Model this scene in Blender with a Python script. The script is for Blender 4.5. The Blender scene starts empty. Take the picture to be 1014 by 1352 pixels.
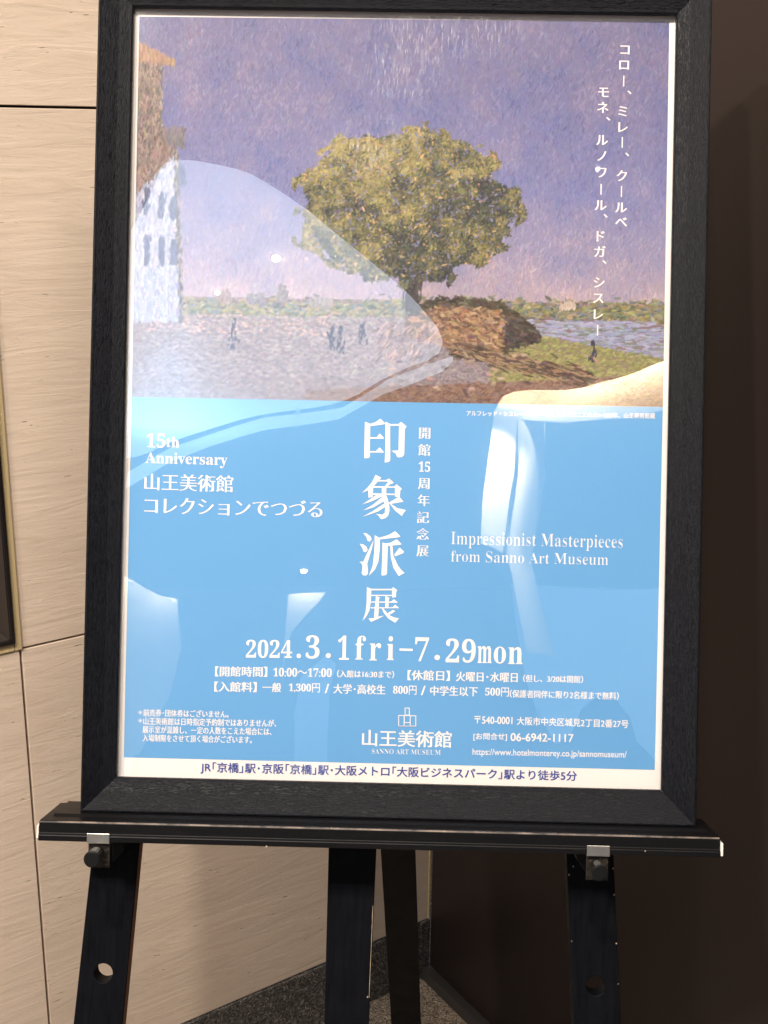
import bpy, bmesh, math, random
import numpy as np
from mathutils import Vector, Matrix
from mathutils.geometry import tessellate_polygon
random.seed(7)
SC = bpy.context.scene
COL = SC.collection

# ------------------------------------------------------------------ camera, world, lamps, exposure
CAM_R = Matrix(((0.999936, -0.011353, 0.0), (0.003275, 0.288468, -0.957484), (0.01087, 0.957422, 0.288486)))
CAM_P = Vector((0, 0, 1.4))
FPX, CX, CY = 1672.0, 507.0, 676.0
cam = bpy.data.cameras.new('camera')
cam.sensor_fit = 'VERTICAL'; cam.sensor_height = 24.0; cam.lens = 24.0 * FPX / 1352.0
cam.clip_start = 0.02; cam.clip_end = 100
camo = bpy.data.objects.new('camera', cam); COL.objects.link(camo)
camo.matrix_world = Matrix.Translation(CAM_P) @ CAM_R.to_4x4()
SC.camera = camo

SC.render.engine = 'CYCLES'
SC.cycles.use_denoising = True
SC.cycles.max_bounces = 8
SC.cycles.transparent_max_bounces = 16
SC.cycles.sample_clamp_indirect = 40.0
SC.view_settings.view_transform = 'Standard'
SC.view_settings.look = 'None'
SC.view_settings.exposure = 0.08
SC.view_settings.gamma = 1.0

w = bpy.data.worlds.new('World'); SC.world = w; w.use_nodes = True
bg = w.node_tree.nodes['Background']
bg.inputs[0].default_value = (0.95, 0.93, 1.0, 1); bg.inputs[1].default_value = 0.40

def lamp(name, loc, target, power, size, color=(1, 0.9, 0.78), size_y=None):
    l = bpy.data.lights.new(name, 'AREA'); l.energy = power; l.color = color
    l.shape = 'RECTANGLE' if size_y else 'DISK'; l.size = size
    if size_y: l.size_y = size_y
    o = bpy.data.objects.new(name, l); COL.objects.link(o); o.location = loc
    d = Vector(target) - Vector(loc); o.rotation_euler = d.to_track_quat('-Z', 'Y').to_euler()
    return o
lamp('ceiling_spot_lamp', (-1.75, -0.75, 3.42), (-0.3, 1.4, 0.5), 71, 0.12)
lamp('ceiling_spot_lamp', (-1.05, -0.95, 3.42), (-0.2, 1.4, 0.5), 71, 0.12)
lamp('ceiling_spot_lamp', (-0.30, -0.60, 3.42), (-0.1, 1.4, 0.7), 56, 0.14)
lamp('ceiling_spot_lamp', (0.55, -0.60, 3.42), (0.1, 1.4, 0.9), 34, 0.5)

# ------------------------------------------------------------------ planes measured in the place
T = Vector((0.010106, 1.174796, 1.159628))            # middle of the frame opening
M = Matrix(((0.999818, 0.009699, -0.01643), (-0.018558, 0.294342, -0.95552), (-0.004431, 0.955651, 0.294468)))
def uvw_world(u, v, wv): return T + M @ Vector((u, v, wv))
def on_plane(x, y, w0=-0.006):
    """photograph measurement -> (u, v) in metres on the poster"""
    d = CAM_R @ Vector(((x - CX) / FPX, -(y - CY) / FPX, -1))
    n = M.col[2]; o = T + n * w0
    p = CAM_P + d * ((o - CAM_P).dot(n) / d.dot(n)) - T
    q = M.transposed() @ p
    return q.x, q.y

# ------------------------------------------------------------------ helpers
def tag(o, label=None, cat=None, group=None, kind=None):
    if label: o['label'] = label
    if cat: o['category'] = cat
    if group: o['group'] = group
    if kind: o['kind'] = kind
    return o
def empty(name, mw):
    o = bpy.data.objects.new(name, None); COL.objects.link(o); o.matrix_world = mw
    o.empty_display_size = 0.05
    return o
def mesh_obj(name, verts, faces, mat, parent=None, smooth=False, bevel=0, seg=2, offset=None):
    if offset is not None: verts = [Vector(v) - offset for v in verts]
    me = bpy.data.meshes.new(name); me.from_pydata([tuple(v) for v in verts], [], faces); me.update()
    bm = bmesh.new(); bm.from_mesh(me); bmesh.ops.recalc_face_normals(bm, faces=bm.faces); bm.to_mesh(me); bm.free()
    if mat: me.materials.append(mat)
    o = bpy.data.objects.new(name, me); COL.objects.link(o)
    if parent: o.parent = parent
    if smooth:
        for p in me.polygons: p.use_smooth = True
    if bevel:
        b = o.modifiers.new('bevel', 'BEVEL'); b.width = bevel; b.segments = seg; b.limit_method = 'ANGLE'; b.angle_limit = math.radians(30)
    return o
def box(x0, x1, y0, y1, z0, z1):
    v = [(x, y, z) for x in (x0, x1) for y in (y0, y1) for z in (z0, z1)]
    f = [(0, 1, 3, 2), (4, 6, 7, 5), (0, 4, 5, 1), (2, 3, 7, 6), (0, 2, 6, 4), (1, 5, 7, 3)]
    return v, f
def prism(loops, w0, w1, f3=lambda u, v, w: (u, v, w)):
    """outline (first loop) with holes, extruded from w0 to w1"""
    tri = tessellate_polygon([[Vector((p[0], p[1], 0)) for p in l] for l in loops])
    flat = [p for l in loops for p in l]; n = len(flat)
    V = [f3(p[0], p[1], w0) for p in flat] + [f3(p[0], p[1], w1) for p in flat]
    F = [tuple(t) for t in tri] + [tuple(i + n for i in t) for t in tri]
    k = 0
    for l in loops:
        m = len(l)
        for i in range(m):
            a, b = k + i, k + (i + 1) % m
            F.append((a, b, b + n, a + n))
        k += m
    return V, F
def cyl(cu, cv, w0, w1, r, n=32, r1=None, knurl=0):
    V = []; F = []
    for wv, rr in ((w0, r), (w1, r1 or r)):
        for i in range(n):
            a = 2 * math.pi * i / n; q = rr * (1 - knurl * (i % 2))
            V.append((cu + q * math.cos(a), cv + q * math.sin(a), wv))
    for i in range(n): F.append((i, (i + 1) % n, n + (i + 1) % n, n + i))
    F.append(tuple(range(n))[::-1]); F.append(tuple(range(n, 2 * n)))
    return V, F
def join(*parts):
    V = []; F = []
    for v, f in parts:
        k = len(V); V += list(v); F += [tuple(i + k for i in q) for q in f]
    return V, F

class NT:
    def __init__(s, name, color=(0.5, 0.5, 0.5), rough=0.5, spec=0.5, metal=0):
        s.m = bpy.data.materials.new(name); s.m.use_nodes = True; s.t = s.m.node_tree
        s.b = s.t.nodes['Principled BSDF']; s.n = s.t.nodes; s.l = s.t.links
        s.b.inputs['Base Color'].default_value = (*color, 1); s.b.inputs['Roughness'].default_value = rough
        s.b.inputs['Specular IOR Level'].default_value = spec; s.b.inputs['Metallic'].default_value = metal
        s.tc = s.n.new('ShaderNodeTexCoord')
    def mapping(s, scale=(1, 1, 1), rot=(0, 0, 0), src='Object'):
        n = s.n.new('ShaderNodeMapping'); n.inputs['Scale'].default_value = scale; n.inputs['Rotation'].default_value = rot
        s.l.new(s.tc.outputs[src], n.inputs[0]); return n.outputs[0]
    def noise(s, vec, scale, detail=6, rough=0.6, dist=0):
        n = s.n.new('ShaderNodeTexNoise'); n.inputs['Scale'].default_value = scale; n.inputs['Detail'].default_value = detail
        n.inputs['Roughness'].default_value = rough; n.inputs['Distortion'].default_value = dist
        s.l.new(vec, n.inputs['Vector']); return n.outputs[0]
    def vor(s, vec, scale, out='Distance'):
        n = s.n.new('ShaderNodeTexVoronoi'); n.inputs['Scale'].default_value = scale; s.l.new(vec, n.inputs['Vector']); return n.outputs[out]
    def ramp(s, fac, stops):
        n = s.n.new('ShaderNodeValToRGB'); e = n.color_ramp.elements
        while len(e) < len(stops): e.new(0.5)
        for el, (p, c) in zip(e, stops):
            el.position = p; el.color = (*c, 1) if len(c) == 3 else c
        s.l.new(fac, n.inputs[0]); return n.outputs[0]
    def g(s, fac, a, b, lo=0, hi=1): return s.ramp(fac, [(a, (lo,) * 3), (b, (hi,) * 3)])
    def mix(s, fac, a, b, mode='MIX'):
        n = s.n.new('ShaderNodeMix'); n.data_type = 'RGBA'; n.blend_type = mode
        for i, x in ((0, fac), (6, a), (7, b)):
            if hasattr(x, 'is_linked') or hasattr(x, 'links'): s.l.new(x, n.inputs[i])
            elif i == 0: n.inputs[0].default_value = x
            else: n.inputs[i].default_value = (*x, 1)
        return n.outputs[2]
    def color(s, c): s.l.new(c, s.b.inputs['Base Color'])
    def rough(s, c): s.l.new(c, s.b.inputs['Roughness'])
    def bump(s, h, strength=0.5, dist=0.001, prev=None):
        n = s.n.new('ShaderNodeBump'); n.inputs['Strength'].default_value = strength; n.inputs['Distance'].default_value = dist
        s.l.new(h, n.inputs['Height'])
        if prev is not None: s.l.new(prev, n.inputs['Normal'])
        s.l.new(n.outputs[0], s.b.inputs['Normal']); return n.outputs[0]

# ------------------------------------------------------------------ materials
def frame_mat(name, along):
    t = NT(name, rough=0.46, spec=0.14)
    sc = (26, 210, 90) if along == 'u' else (210, 26, 90)
    v = t.mapping(sc)
    n = t.noise(v, 5.0, 5, 0.62, 1.2)
    fine = t.noise(t.mapping((40, 500, 200) if along == 'u' else (500, 40, 200)), 3, 3)
    cr = t.g(n, 0.44, 0.60)
    t.color(t.mix(cr, (0.0030, 0.0033, 0.0050), (0.0085, 0.0093, 0.0135)))
    t.rough(t.g(fine, 0.3, 0.7, 0.36, 0.55))
    p = t.bump(cr, 0.45, 0.0004); t.bump(fine, 0.2, 0.0002, p)
    return t.m
M_FRAME_U = frame_mat('black grained wood along', 'u'); M_FRAME_V = frame_mat('black grained wood upright', 'v')

def easel_mat():
    t = NT('black painted wood', rough=0.5, spec=0.07)
    n = t.noise(t.mapping((60, 6, 40)), 4, 5)
    t.color(t.mix(t.g(n, 0.35, 0.7), (0.0028, 0.003, 0.0042), (0.005, 0.0055, 0.008)))
    sp = t.noise(t.mapping(), 260, 2)
    t.rough(t.g(t.noise(t.mapping(), 40, 4), 0.3, 0.7, 0.34, 0.52)); t.bump(sp, 0.12, 0.0004)
    return t.m
M_EASEL = easel_mat()
M_RAW = NT('bare wood edge', (0.20, 0.085, 0.045), 0.7).m
def worn_mat():
    t = NT('worn lacquer edge', rough=0.5, spec=0.3)
    t.color(t.mix(t.g(t.noise(t.mapping((12, 12, 12)), 4, 5), 0.35, 0.62), (0.02, 0.018, 0.017), (0.19, 0.145, 0.12))); return t.m
M_WORN = worn_mat()
M_CHIP = NT('chipped paint', (0.32, 0.24, 0.17), 0.8).m
def ledge_mat():
    t = NT('black lacquered ledge', (0.010, 0.0095, 0.010), 0.38, 0.15)
    wear = t.noise(t.mapping((6, 60, 60)), 6, 5)
    dust = t.g(t.noise(t.mapping((1, 1, 1)), 700, 2), 0.69, 0.76)
    t.color(t.mix(dust, (0.005, 0.0047, 0.0055), (0.028, 0.025, 0.023))); t.rough(t.g(wear, 0.3, 0.7, 0.30, 0.44))
    t.bump(t.noise(t.mapping((8, 90, 90)), 6, 4), 0.15, 0.0004)
    return t.m
M_LEDGE = ledge_mat()
M_STEEL = NT('brushed steel', (0.62, 0.58, 0.52), 0.34, 0.5, 1.0)
M_STEEL.bump(M_STEEL.noise(M_STEEL.mapping((400, 10, 10)), 5, 3), 0.2, 0.0003); M_STEEL = M_STEEL.m
M_BRKT = NT('worn black steel plate', (0.035, 0.030, 0.026), 0.38, 0.5, 0.6); 
M_BRKT.color(M_BRKT.mix(M_BRKT.g(M_BRKT.noise(M_BRKT.mapping((60, 150, 60)), 3, 4), 0.45, 0.7), (0.02, 0.018, 0.017), (0.10, 0.075, 0.055))); M_BRKT = M_BRKT.m
M_KNOB = NT('black plastic', (0.004, 0.004, 0.0045), 0.42, 0.25).m
M_CAP = NT('worn pale end', (0.75, 0.72, 0.68), 0.5).m
M_DARKBACK = NT('dark hardboard', (0.02, 0.017, 0.015), 0.8).m

PAPER = (0.86, 0.80, 0.77)
def paper_mat(name, col, rough=0.55):
    t = NT(name, col, rough, 0.3)
    t.bump(t.noise(t.mapping((1, 1, 1)), 9, 2), 0.25, 0.004)
    return t.m
M_PAPER = paper_mat('poster paper', PAPER)
tb = NT('printed blue', (0.12, 0.42, 0.80), 0.5, 0.3)
tb.color(tb.mix(tb.g(tb.noise(tb.mapping((1, 1, 1)), 1500, 1), 0.3, 0.7), (0.130, 0.355, 0.655), (0.144, 0.372, 0.675)))
tb.bump(tb.noise(tb.mapping((1, 1, 1)), 9, 2), 0.25, 0.004); M_BLUE = tb.m
M_WHITE = NT('unprinted white lettering', (0.90, 0.83, 0.80), 0.5, 0.3).m
M_NAVY = NT('printed indigo', (0.045, 0.07, 0.30), 0.5, 0.3).m
def art_mat():
    t = NT('printed picture', rough=0.5, spec=0.3)
    a = t.n.new('ShaderNodeVertexColor'); a.layer_name = 'paint'; t.color(a.outputs[0]); return t.m
M_ART = art_mat()

def glazing_mat():
    m = bpy.data.materials.new('acrylic glazing'); m.use_nodes = True; t = m.node_tree; n = t.nodes; l = t.links
    n.remove(n['Principled BSDF']); out = n['Material Output']
    tr = n.new('ShaderNodeBsdfTransparent'); gl = n.new('ShaderNodeBsdfGlossy'); mx = n.new('ShaderNodeMixShader')
    fr = n.new('ShaderNodeFresnel'); geo = n.new('ShaderNodeNewGeometry')
    mr = n.new('ShaderNodeMapRange'); mr.inputs[3].default_value = 1.8; mr.inputs[4].default_value = 1 / 1.8
    l.new(geo.outputs['Backfacing'], mr.inputs[0]); l.new(mr.outputs[0], fr.inputs[0])
    tc = n.new('ShaderNodeTexCoord'); mp = n.new('ShaderNodeMapping'); l.new(tc.outputs['Object'], mp.inputs[0])
    mp.inputs['Scale'].default_value = (30, 5, 1)
    ns = n.new('ShaderNodeTexNoise'); ns.inputs['Scale'].default_value = 3; ns.inputs['Detail'].default_value = 8; l.new(mp.outputs[0], ns.inputs[0])
    r = n.new('ShaderNodeMapRange'); r.inputs[1].default_value = 0.5; r.inputs[2].default_value = 0.8; r.inputs[3].default_value = 0.0; r.inputs[4].default_value = 0.06
    l.new(ns.outputs[0], r.inputs[0]); l.new(r.outputs[0], gl.inputs['Roughness'])
    n2 = n.new('ShaderNodeTexNoise'); n2.inputs['Scale'].default_value = 5; n2.inputs['Detail'].default_value = 1; l.new(tc.outputs['Object'], n2.inputs[0])
    b = n.new('ShaderNodeBump'); b.inputs['Strength'].default_value = 0.25; b.inputs['Distance'].default_value = 0.002
    l.new(n2.outputs[0], b.inputs['Height']); l.new(b.outputs[0], gl.inputs['Normal'])
    g2 = n.new('ShaderNodeBsdfAnisotropic') if False else n.new('ShaderNodeBsdfGlossy'); g2.inputs['Roughness'].default_value = 0.10
    mg = n.new('ShaderNodeMixShader'); mg.inputs[0].default_value = 0.10; l.new(gl.outputs[0], mg.inputs[1]); l.new(g2.outputs[0], mg.inputs[2])
    l.new(fr.outputs[0], mx.inputs[0]); l.new(tr.outputs[0], mx.inputs[1]); l.new(mg.outputs[0], mx.inputs[2])
    # upright scuff scratches in a few patches, whitened to paint in lamp glare on them
    def node(t_, **k):
        q = n.new(t_)
        for a, v in k.items(): setattr(q, a, v)
        return q
    def mth(op, a, b=None):
        q = node('ShaderNodeMath', operation=op)
        for i_, x in ((0, a), (1, b)):
            if x is None: continue
            if isinstance(x, (int, float)): q.inputs[i_].default_value = x
            else: l.new(x, q.inputs[i_])
        return q.outputs[0]
    def nse(scale, s_, det=3):
        mm = n.new('ShaderNodeMapping'); mm.inputs['Scale'].default_value = scale; l.new(tc.outputs['Object'], mm.inputs[0])
        q = n.new('ShaderNodeTexNoise'); q.inputs['Scale'].default_value = s_; q.inputs['Detail'].default_value = det; l.new(mm.outputs[0], q.inputs[0]); return q.outputs[0]
    def step(x, a, b, hi=1.0):
        q = n.new('ShaderNodeMapRange'); q.inputs[1].default_value = a; q.inputs[2].default_value = b; q.inputs[4].default_value = hi; l.new(x, q.inputs[0]); return q.outputs[0]
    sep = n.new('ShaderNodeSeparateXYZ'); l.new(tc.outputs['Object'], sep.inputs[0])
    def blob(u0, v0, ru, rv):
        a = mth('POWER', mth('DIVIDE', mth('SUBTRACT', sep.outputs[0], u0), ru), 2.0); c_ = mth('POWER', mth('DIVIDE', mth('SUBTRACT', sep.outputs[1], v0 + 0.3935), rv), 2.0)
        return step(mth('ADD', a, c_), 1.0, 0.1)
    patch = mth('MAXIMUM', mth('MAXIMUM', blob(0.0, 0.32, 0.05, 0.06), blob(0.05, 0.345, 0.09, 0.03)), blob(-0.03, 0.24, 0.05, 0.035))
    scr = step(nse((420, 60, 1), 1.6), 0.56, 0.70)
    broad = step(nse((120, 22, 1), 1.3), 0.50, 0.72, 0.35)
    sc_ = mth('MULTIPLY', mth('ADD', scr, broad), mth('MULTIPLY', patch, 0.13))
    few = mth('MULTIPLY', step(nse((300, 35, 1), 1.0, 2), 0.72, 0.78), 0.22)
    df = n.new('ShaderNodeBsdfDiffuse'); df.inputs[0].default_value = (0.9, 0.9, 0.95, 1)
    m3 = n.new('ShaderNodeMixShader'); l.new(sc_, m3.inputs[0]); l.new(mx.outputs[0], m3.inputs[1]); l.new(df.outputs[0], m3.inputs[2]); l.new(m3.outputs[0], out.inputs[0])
    return m
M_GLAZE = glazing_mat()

def stone_mat():
    t = NT('beige travertine', rough=0.6, spec=0.35)
    # object X runs along the wall, Z up
    oi = t.n.new('ShaderNodeObjectInfo'); sh = t.n.new('ShaderNodeVectorMath'); sh.operation = 'SCALE'; sh.inputs[0].default_value = (13.0, 7.0, 5.3)
    t.l.new(oi.outputs['Random'], sh.inputs['Scale']); ad = t.n.new('ShaderNodeVectorMath'); ad.operation = 'ADD'
    t.l.new(t.tc.outputs['Object'], ad.inputs[0]); t.l.new(sh.outputs[0], ad.inputs[1])
    class _Src: outputs = {'Object': ad.outputs[0]}
    t.tc = _Src
    big = t.noise(t.mapping((1.0, 1, 6)), 2.2, 4, 0.6, 0.6)
    wav = t.noise(t.mapping((3, 3, 22)), 2.4, 6, 0.6, 1.4)
    base = t.ramp(big, [(0.30, (0.565, 0.452, 0.362)), (0.55, (0.615, 0.495, 0.400)), (0.75, (0.645, 0.524, 0.426))])
    c = t.mix(t.g(wav, 0.52, 0.72, 0, 0.40), base, (0.47, 0.37, 0.275))
    fine = t.noise(t.mapping((9, 9, 120)), 2.2, 6, 0.7, 0.8)
    c = t.mix(t.g(fine, 0.54, 0.74, 0, 0.26), c, (0.42, 0.32, 0.235))
    pit = t.g(t.noise(t.mapping((45, 45, 210)), 1.5, 3, 0.5), 0.66, 0.73)
    mask = t.g(t.noise(t.mapping((5, 5, 26)), 2.2, 3), 0.54, 0.62)
    pm = t.mix(1.0, pit, mask, 'MULTIPLY')
    c = t.mix(t.mix(1.0, pm, (0.7, 0.7, 0.7), 'MULTIPLY'), c, (0.20, 0.13, 0.085))
    t.color(c)
    grain = t.noise(t.mapping((1, 1, 2)), 380, 3)
    p = t.bump(wav, 0.30, 0.004)
    inv = t.ramp(pm, [(0, (1, 1, 1)), (1, (0, 0, 0))]); p = t.bump(inv, 0.7, 0.0010, p); t.bump(grain, 0.22, 0.0005, p)
    return t.m
M_STONE = stone_mat()
M_JOINT = NT('dark joint', (0.035, 0.025, 0.02), 0.8).m
M_CAULK = NT('yellowed sealant', (0.52, 0.40, 0.22), 0.45).m
def brown_mat():
    t = NT('dark brown laminate', rough=0.45, spec=0.4)
    n = t.noise(t.mapping((1, 1, 1)), 700, 3, 0.7)
    m = t.noise(t.mapping((1, 1, 1)), 2.0, 3)
    c = t.mix(t.g(n, 0.35, 0.65), (0.010, 0.0062, 0.0058), (0.0190, 0.0115, 0.0108))
    t.color(t.mix(t.g(m, 0.3, 0.7, 0, 0.2), c, (0.022, 0.014, 0.013))); t.bump(n, 0.2, 0.0004)
    return t.m
M_BROWN = brown_mat()
def granite(name, cols, scale):
    t = NT(name, rough=0.45, spec=0.4)
    v = t.mapping((1, 1, 1))
    n = t.noise(v, scale, 3, 0.7, 3.0); n2 = t.noise(v, scale * 2.3, 2, 0.6, 1.0)
    c = t.ramp(n, [(0.38, cols[0]), (0.47, cols[1]), (0.55, cols[2]), (0.64, cols[3])])
    t.color(t.mix(t.g(n2, 0.45, 0.6, 0, 0.5), c, cols[0])); t.rough(t.g(n, 0.3, 0.7, 0.3, 0.6)); t.bump(n2, 0.2, 0.0008)
    return t.m
M_FLOOR = granite('speckled granite floor', ((0.04, 0.032, 0.027), (0.17, 0.135, 0.105), (0.46, 0.37, 0.29), (0.62, 0.51, 0.41)), 120)
M_BASE = granite('dark granite', ((0.016, 0.016, 0.018), (0.045, 0.043, 0.042), (0.12, 0.11, 0.10), (0.30, 0.27, 0.24)), 90)
M_CEIL = NT('dark ceiling paint', (0.05, 0.048, 0.045), 0.9, 0.1).m
M_CREAM = NT('cream plaster', (0.82, 0.72, 0.55), 0.7).m
def emit(name, col, s):
    t = NT(name, (0.8, 0.8, 0.8)); t.b.inputs['Emission Color'].default_value = (*col, 1); t.b.inputs['Emission Strength'].default_value = s
    return t.m
M_SKYLT = emit('luminous ceiling panel', (0.62, 0.80, 1.0), 2.3)
M_RIM = emit('luminous cove edge', (0.62, 0.83, 1.0), 1.9)
M_BULB = emit('lamp lens', (1.0, 0.93, 0.82), 30)

# ------------------------------------------------------------------ floor, ceiling
fl = mesh_obj('floor', *box(-4, 6, -9, 6, -0.05, 0.0), M_FLOOR); tag(fl, kind='structure')
ce = mesh_obj('ceiling', *box(-5, 6, -9, 6, 3.5, 3.6), M_CEIL); tag(ce, kind='structure')

lwall = mesh_obj('lobby_wall', *box(-5, 6, -9.0, -8.9, 0.0, 3.5), NT('lobby wall paint', (0.14, 0.13, 0.12), 0.9, 0.1).m); tag(lwall, kind='structure')

# ------------------------------------------------------------------ stone wall on the left: X along the wall away from the corner, Z up
COR = Vector((0.0846, 1.8721, 0))
Lw = Vector((-0.8106, -0.5855, 0)).normalized(); nL = Vector((0.5855, -0.8106, 0)).normalized()
MW = Matrix((( Lw.x, -nL.x, 0, COR.x), (Lw.y, -nL.y, 0, COR.y), (0, 0, 1, 0), (0, 0, 0, 1)))   # local -Y faces the room
wall = empty('stone_wall', MW)
tag(wall, 'beige travertine panel wall with dark granite skirting, behind the easel on the left', 'wall')
mesh_obj('backing', *box(0, 3.4, 0.012, 0.05, 0.0, 3.5), M_JOINT, wall)
rows = [(0.1127, 0.7660), (0.7690, 1.4200), (1.4230, 2.074), (2.077, 2.728), (2.731, 3.495)]
cols = [(0.004, 0.6670), (0.6700, 1.333), (1.336, 2.0), (2.003, 2.667)]
for (z0, z1) in rows:
    for (s0, s1) in cols:
        cx, cz = (s0 + s1) / 2, (z0 + z1) / 2
        if (s0, z0) == (0.6700, 0.7690): continue        # the display case stands here
        V, F = box(s0, s1, 0.0, 0.012, z0, z1)
        o = mesh_obj('panel', V, F, M_STONE, wall, bevel=0.0008)
sk = mesh_obj('skirting', *box(0.0, 2.667, -0.004, 0.012, 0.0, 0.1107), M_BASE, wall, bevel=0.001)
mesh_obj('sealant_bead', *box(-0.001, 0.0035, -0.002, 0.01, 0.1127, 3.4), M_CAULK, wall, bevel=0.001)
# display case let into the wall at the far left
case = empty('display_case', MW @ Matrix.Translation((0.98, 0, 0.77)))
tag(case, 'black framed case let into the beige wall, cut off by the left edge', 'display case')
off = Vector((0.98, 0, 0.77))
S0, S1, Z0, Z1 = 0.6765, 1.30, 0.7790, 2.05
def case_ring(name, d0, d1, ya, yb, mat, bev=0.0):
    # four mitred bars between inset d0 and d1
    o_ = [(S0 + d0, Z0 + d0), (S1 - d0, Z0 + d0), (S1 - d0, Z1 - d0), (S0 + d0, Z1 - d0)]
    i_ = [(S0 + d1, Z0 + d1), (S1 - d1, Z0 + d1), (S1 - d1, Z1 - d1), (S0 + d1, Z1 - d1)]
    for k in range(4):
        a, b, c, d = o_[k], o_[(k + 1) % 4], i_[(k + 1) % 4], i_[k]
        V = [(p[0], yy, p[1]) for yy, q in ((ya, 0), (yb, 1)) for p in (a, b)] 
        V = [(a[0], ya, a[1]), (b[0], ya, b[1]), (c[0], yb, c[1]), (d[0], yb, d[1]),
             (a[0], 0.03, a[1]), (b[0], 0.03, b[1]), (c[0], 0.03, c[1]), (d[0], 0.03, d[1])]
        F = [(0, 1, 2, 3), (4, 7, 6, 5), (0, 4, 5, 1), (1, 5, 6, 2), (2, 6, 7, 3), (3, 7, 4, 0)]
        mesh_obj(name, V, F, mat, case, bevel=bev, offset=off)
M_CASEF = NT('black metal frame', (0.010, 0.008, 0.008), 0.3, 0.5).m
case_ring('frame_bar', 0.0, 0.006, -0.008, -0.008, M_CASEF, 0.0012)
case_ring('inner_bevel', 0.0062, 0.022, -0.006, 0.012, NT('bronze bevel', (0.03, 0.022, 0.018), 0.3, 0.5).m, 0.0006)
mesh_obj('back_panel', *box(S0 + 0.022, S1 - 0.022, 0.013, 0.02, Z0 + 0.022, Z1 - 0.022), NT('brown panel', (0.05, 0.032, 0.022), 0.35).m, case, offset=off)
bead = join(box(0.6665, 0.6762, -0.003, 0.012, 0.7672, 2.06), box(0.6765, 1.31, -0.003, 0.012, 0.7672, 0.7785))
mesh_obj('sealant_bead', *bead, M_CAULK, case, bevel=0.0015, offset=off)

# ------------------------------------------------------------------ brown wall on the right
Rr = Vector((0.53, -0.848, 0)).normalized(); nR = Vector((-0.848, -0.53, 0)).normalized()
MR = Matrix(((Rr.x, -nR.x, 0, COR.x), (Rr.y, -nR.y, 0, COR.y), (0, 0, 1, 0), (0, 0, 0, 1)))
bw = empty('brown_wall', MR)
tag(bw, 'very dark brown laminate wall with charcoal floor strip, behind the easel on the right', 'wall')
mesh_obj('backing', *box(0.0, 2.6, 0.014, 0.05, 0.0, 3.5), M_JOINT, bw)
for s0, s1 in ((0.006, 0.917), (0.921, 1.82), (1.824, 2.6)):
    mesh_obj('panel', *box(s0, s1, 0.0, 0.0139, 0.022, 3.495), M_BROWN, bw, bevel=0.0008)
mesh_obj('floor_strip', *box(0.0, 2.6, -0.016, 0.0135, 0.0, 0.020), NT('charcoal strip', (0.035, 0.032, 0.030), 0.5).m, bw, bevel=0.001)

# ------------------------------------------------------------------ picture frame (local u, v, w)
HB = 0.3935
FB = Vector((0, -HB, 0))
MF = Matrix.Translation(uvw_world(*FB)) @ M.to_4x4()
frame = empty('picture_frame', MF)
tag(frame, 'black wood-grain picture frame with clear glazing, leaning on the easel ledge', 'picture frame')
A, B = 0.256, 0.364
prof = [(0.0, -0.0015), (0.0, 0.0028), (0.0012, 0.0042), (0.0035, 0.0050), (0.012, 0.0088), (0.0262, 0.0185), (0.0275, 0.0196), (0.0289, 0.0192), (0.0295, 0.0178), (0.0295, -0.0215), (0.006, -0.0215), (0.006, -0.0080), (0.006, -0.0015)]
cor = [(-1, -1), (1, -1), (1, 1), (-1, 1)]
for k in range(4):
    c0, c1 = cor[k], cor[(k + 1) % 4]
    horiz = k % 2 == 0; g = 0.00012
    V = []
    for ci, (sx, sy) in enumerate((c0, c1)):
        for d, wv in prof:
            x, y = sx * (A + d), sy * (B + d)
            if horiz: x += g if ci == 0 and sx < 0 or ci == 1 and sx < 0 else -g
            else: y += g if sy < 0 else -g
            V.append((x, y, wv))
    n = len(prof)
    F = [(i, (i + 1) % n, n + (i + 1) % n, n + i) for i in range(n)]
    caps = tessellate_polygon([[Vector((d, wv, 0)) for d, wv in prof]])
    F += [tuple(t) for t in caps] + [tuple(i + n for i in t) for t in caps]
    mesh_obj('moulding', V, F, M_FRAME_U if horiz else M_FRAME_V, frame, offset=FB)
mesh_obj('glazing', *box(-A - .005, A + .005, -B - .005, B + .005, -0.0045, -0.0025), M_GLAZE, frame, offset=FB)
mesh_obj('backing_board', *box(-A - .005, A + .005, -B - .005, B + .005, -0.0180, -0.0085), M_DARKBACK, frame, offset=FB)

# ------------------------------------------------------------------ poster
PB = Vector((0, -0.3685, -0.0075))
poster = empty('poster', Matrix.Translation(uvw_world(*PB)) @ M.to_4x4())
tag(poster, 'exhibition poster with a tree landscape above a bright blue field of white Japanese lettering', 'poster')
mesh_obj('paper', *box(-A - .0035, A + .0035, -B - .0035, B + .0035, -0.0082, -0.00625), M_PAPER, poster, offset=PB)
bz = -0.0061
mesh_obj('blue_field', [(-0.2513, -0.3469, bz), (0.2512, -0.3466, bz), (0.2522, -0.0042, bz), (-0.2513, -0.0045, bz)], [(0, 1, 2, 3)], M_BLUE, poster, offset=PB)

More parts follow.
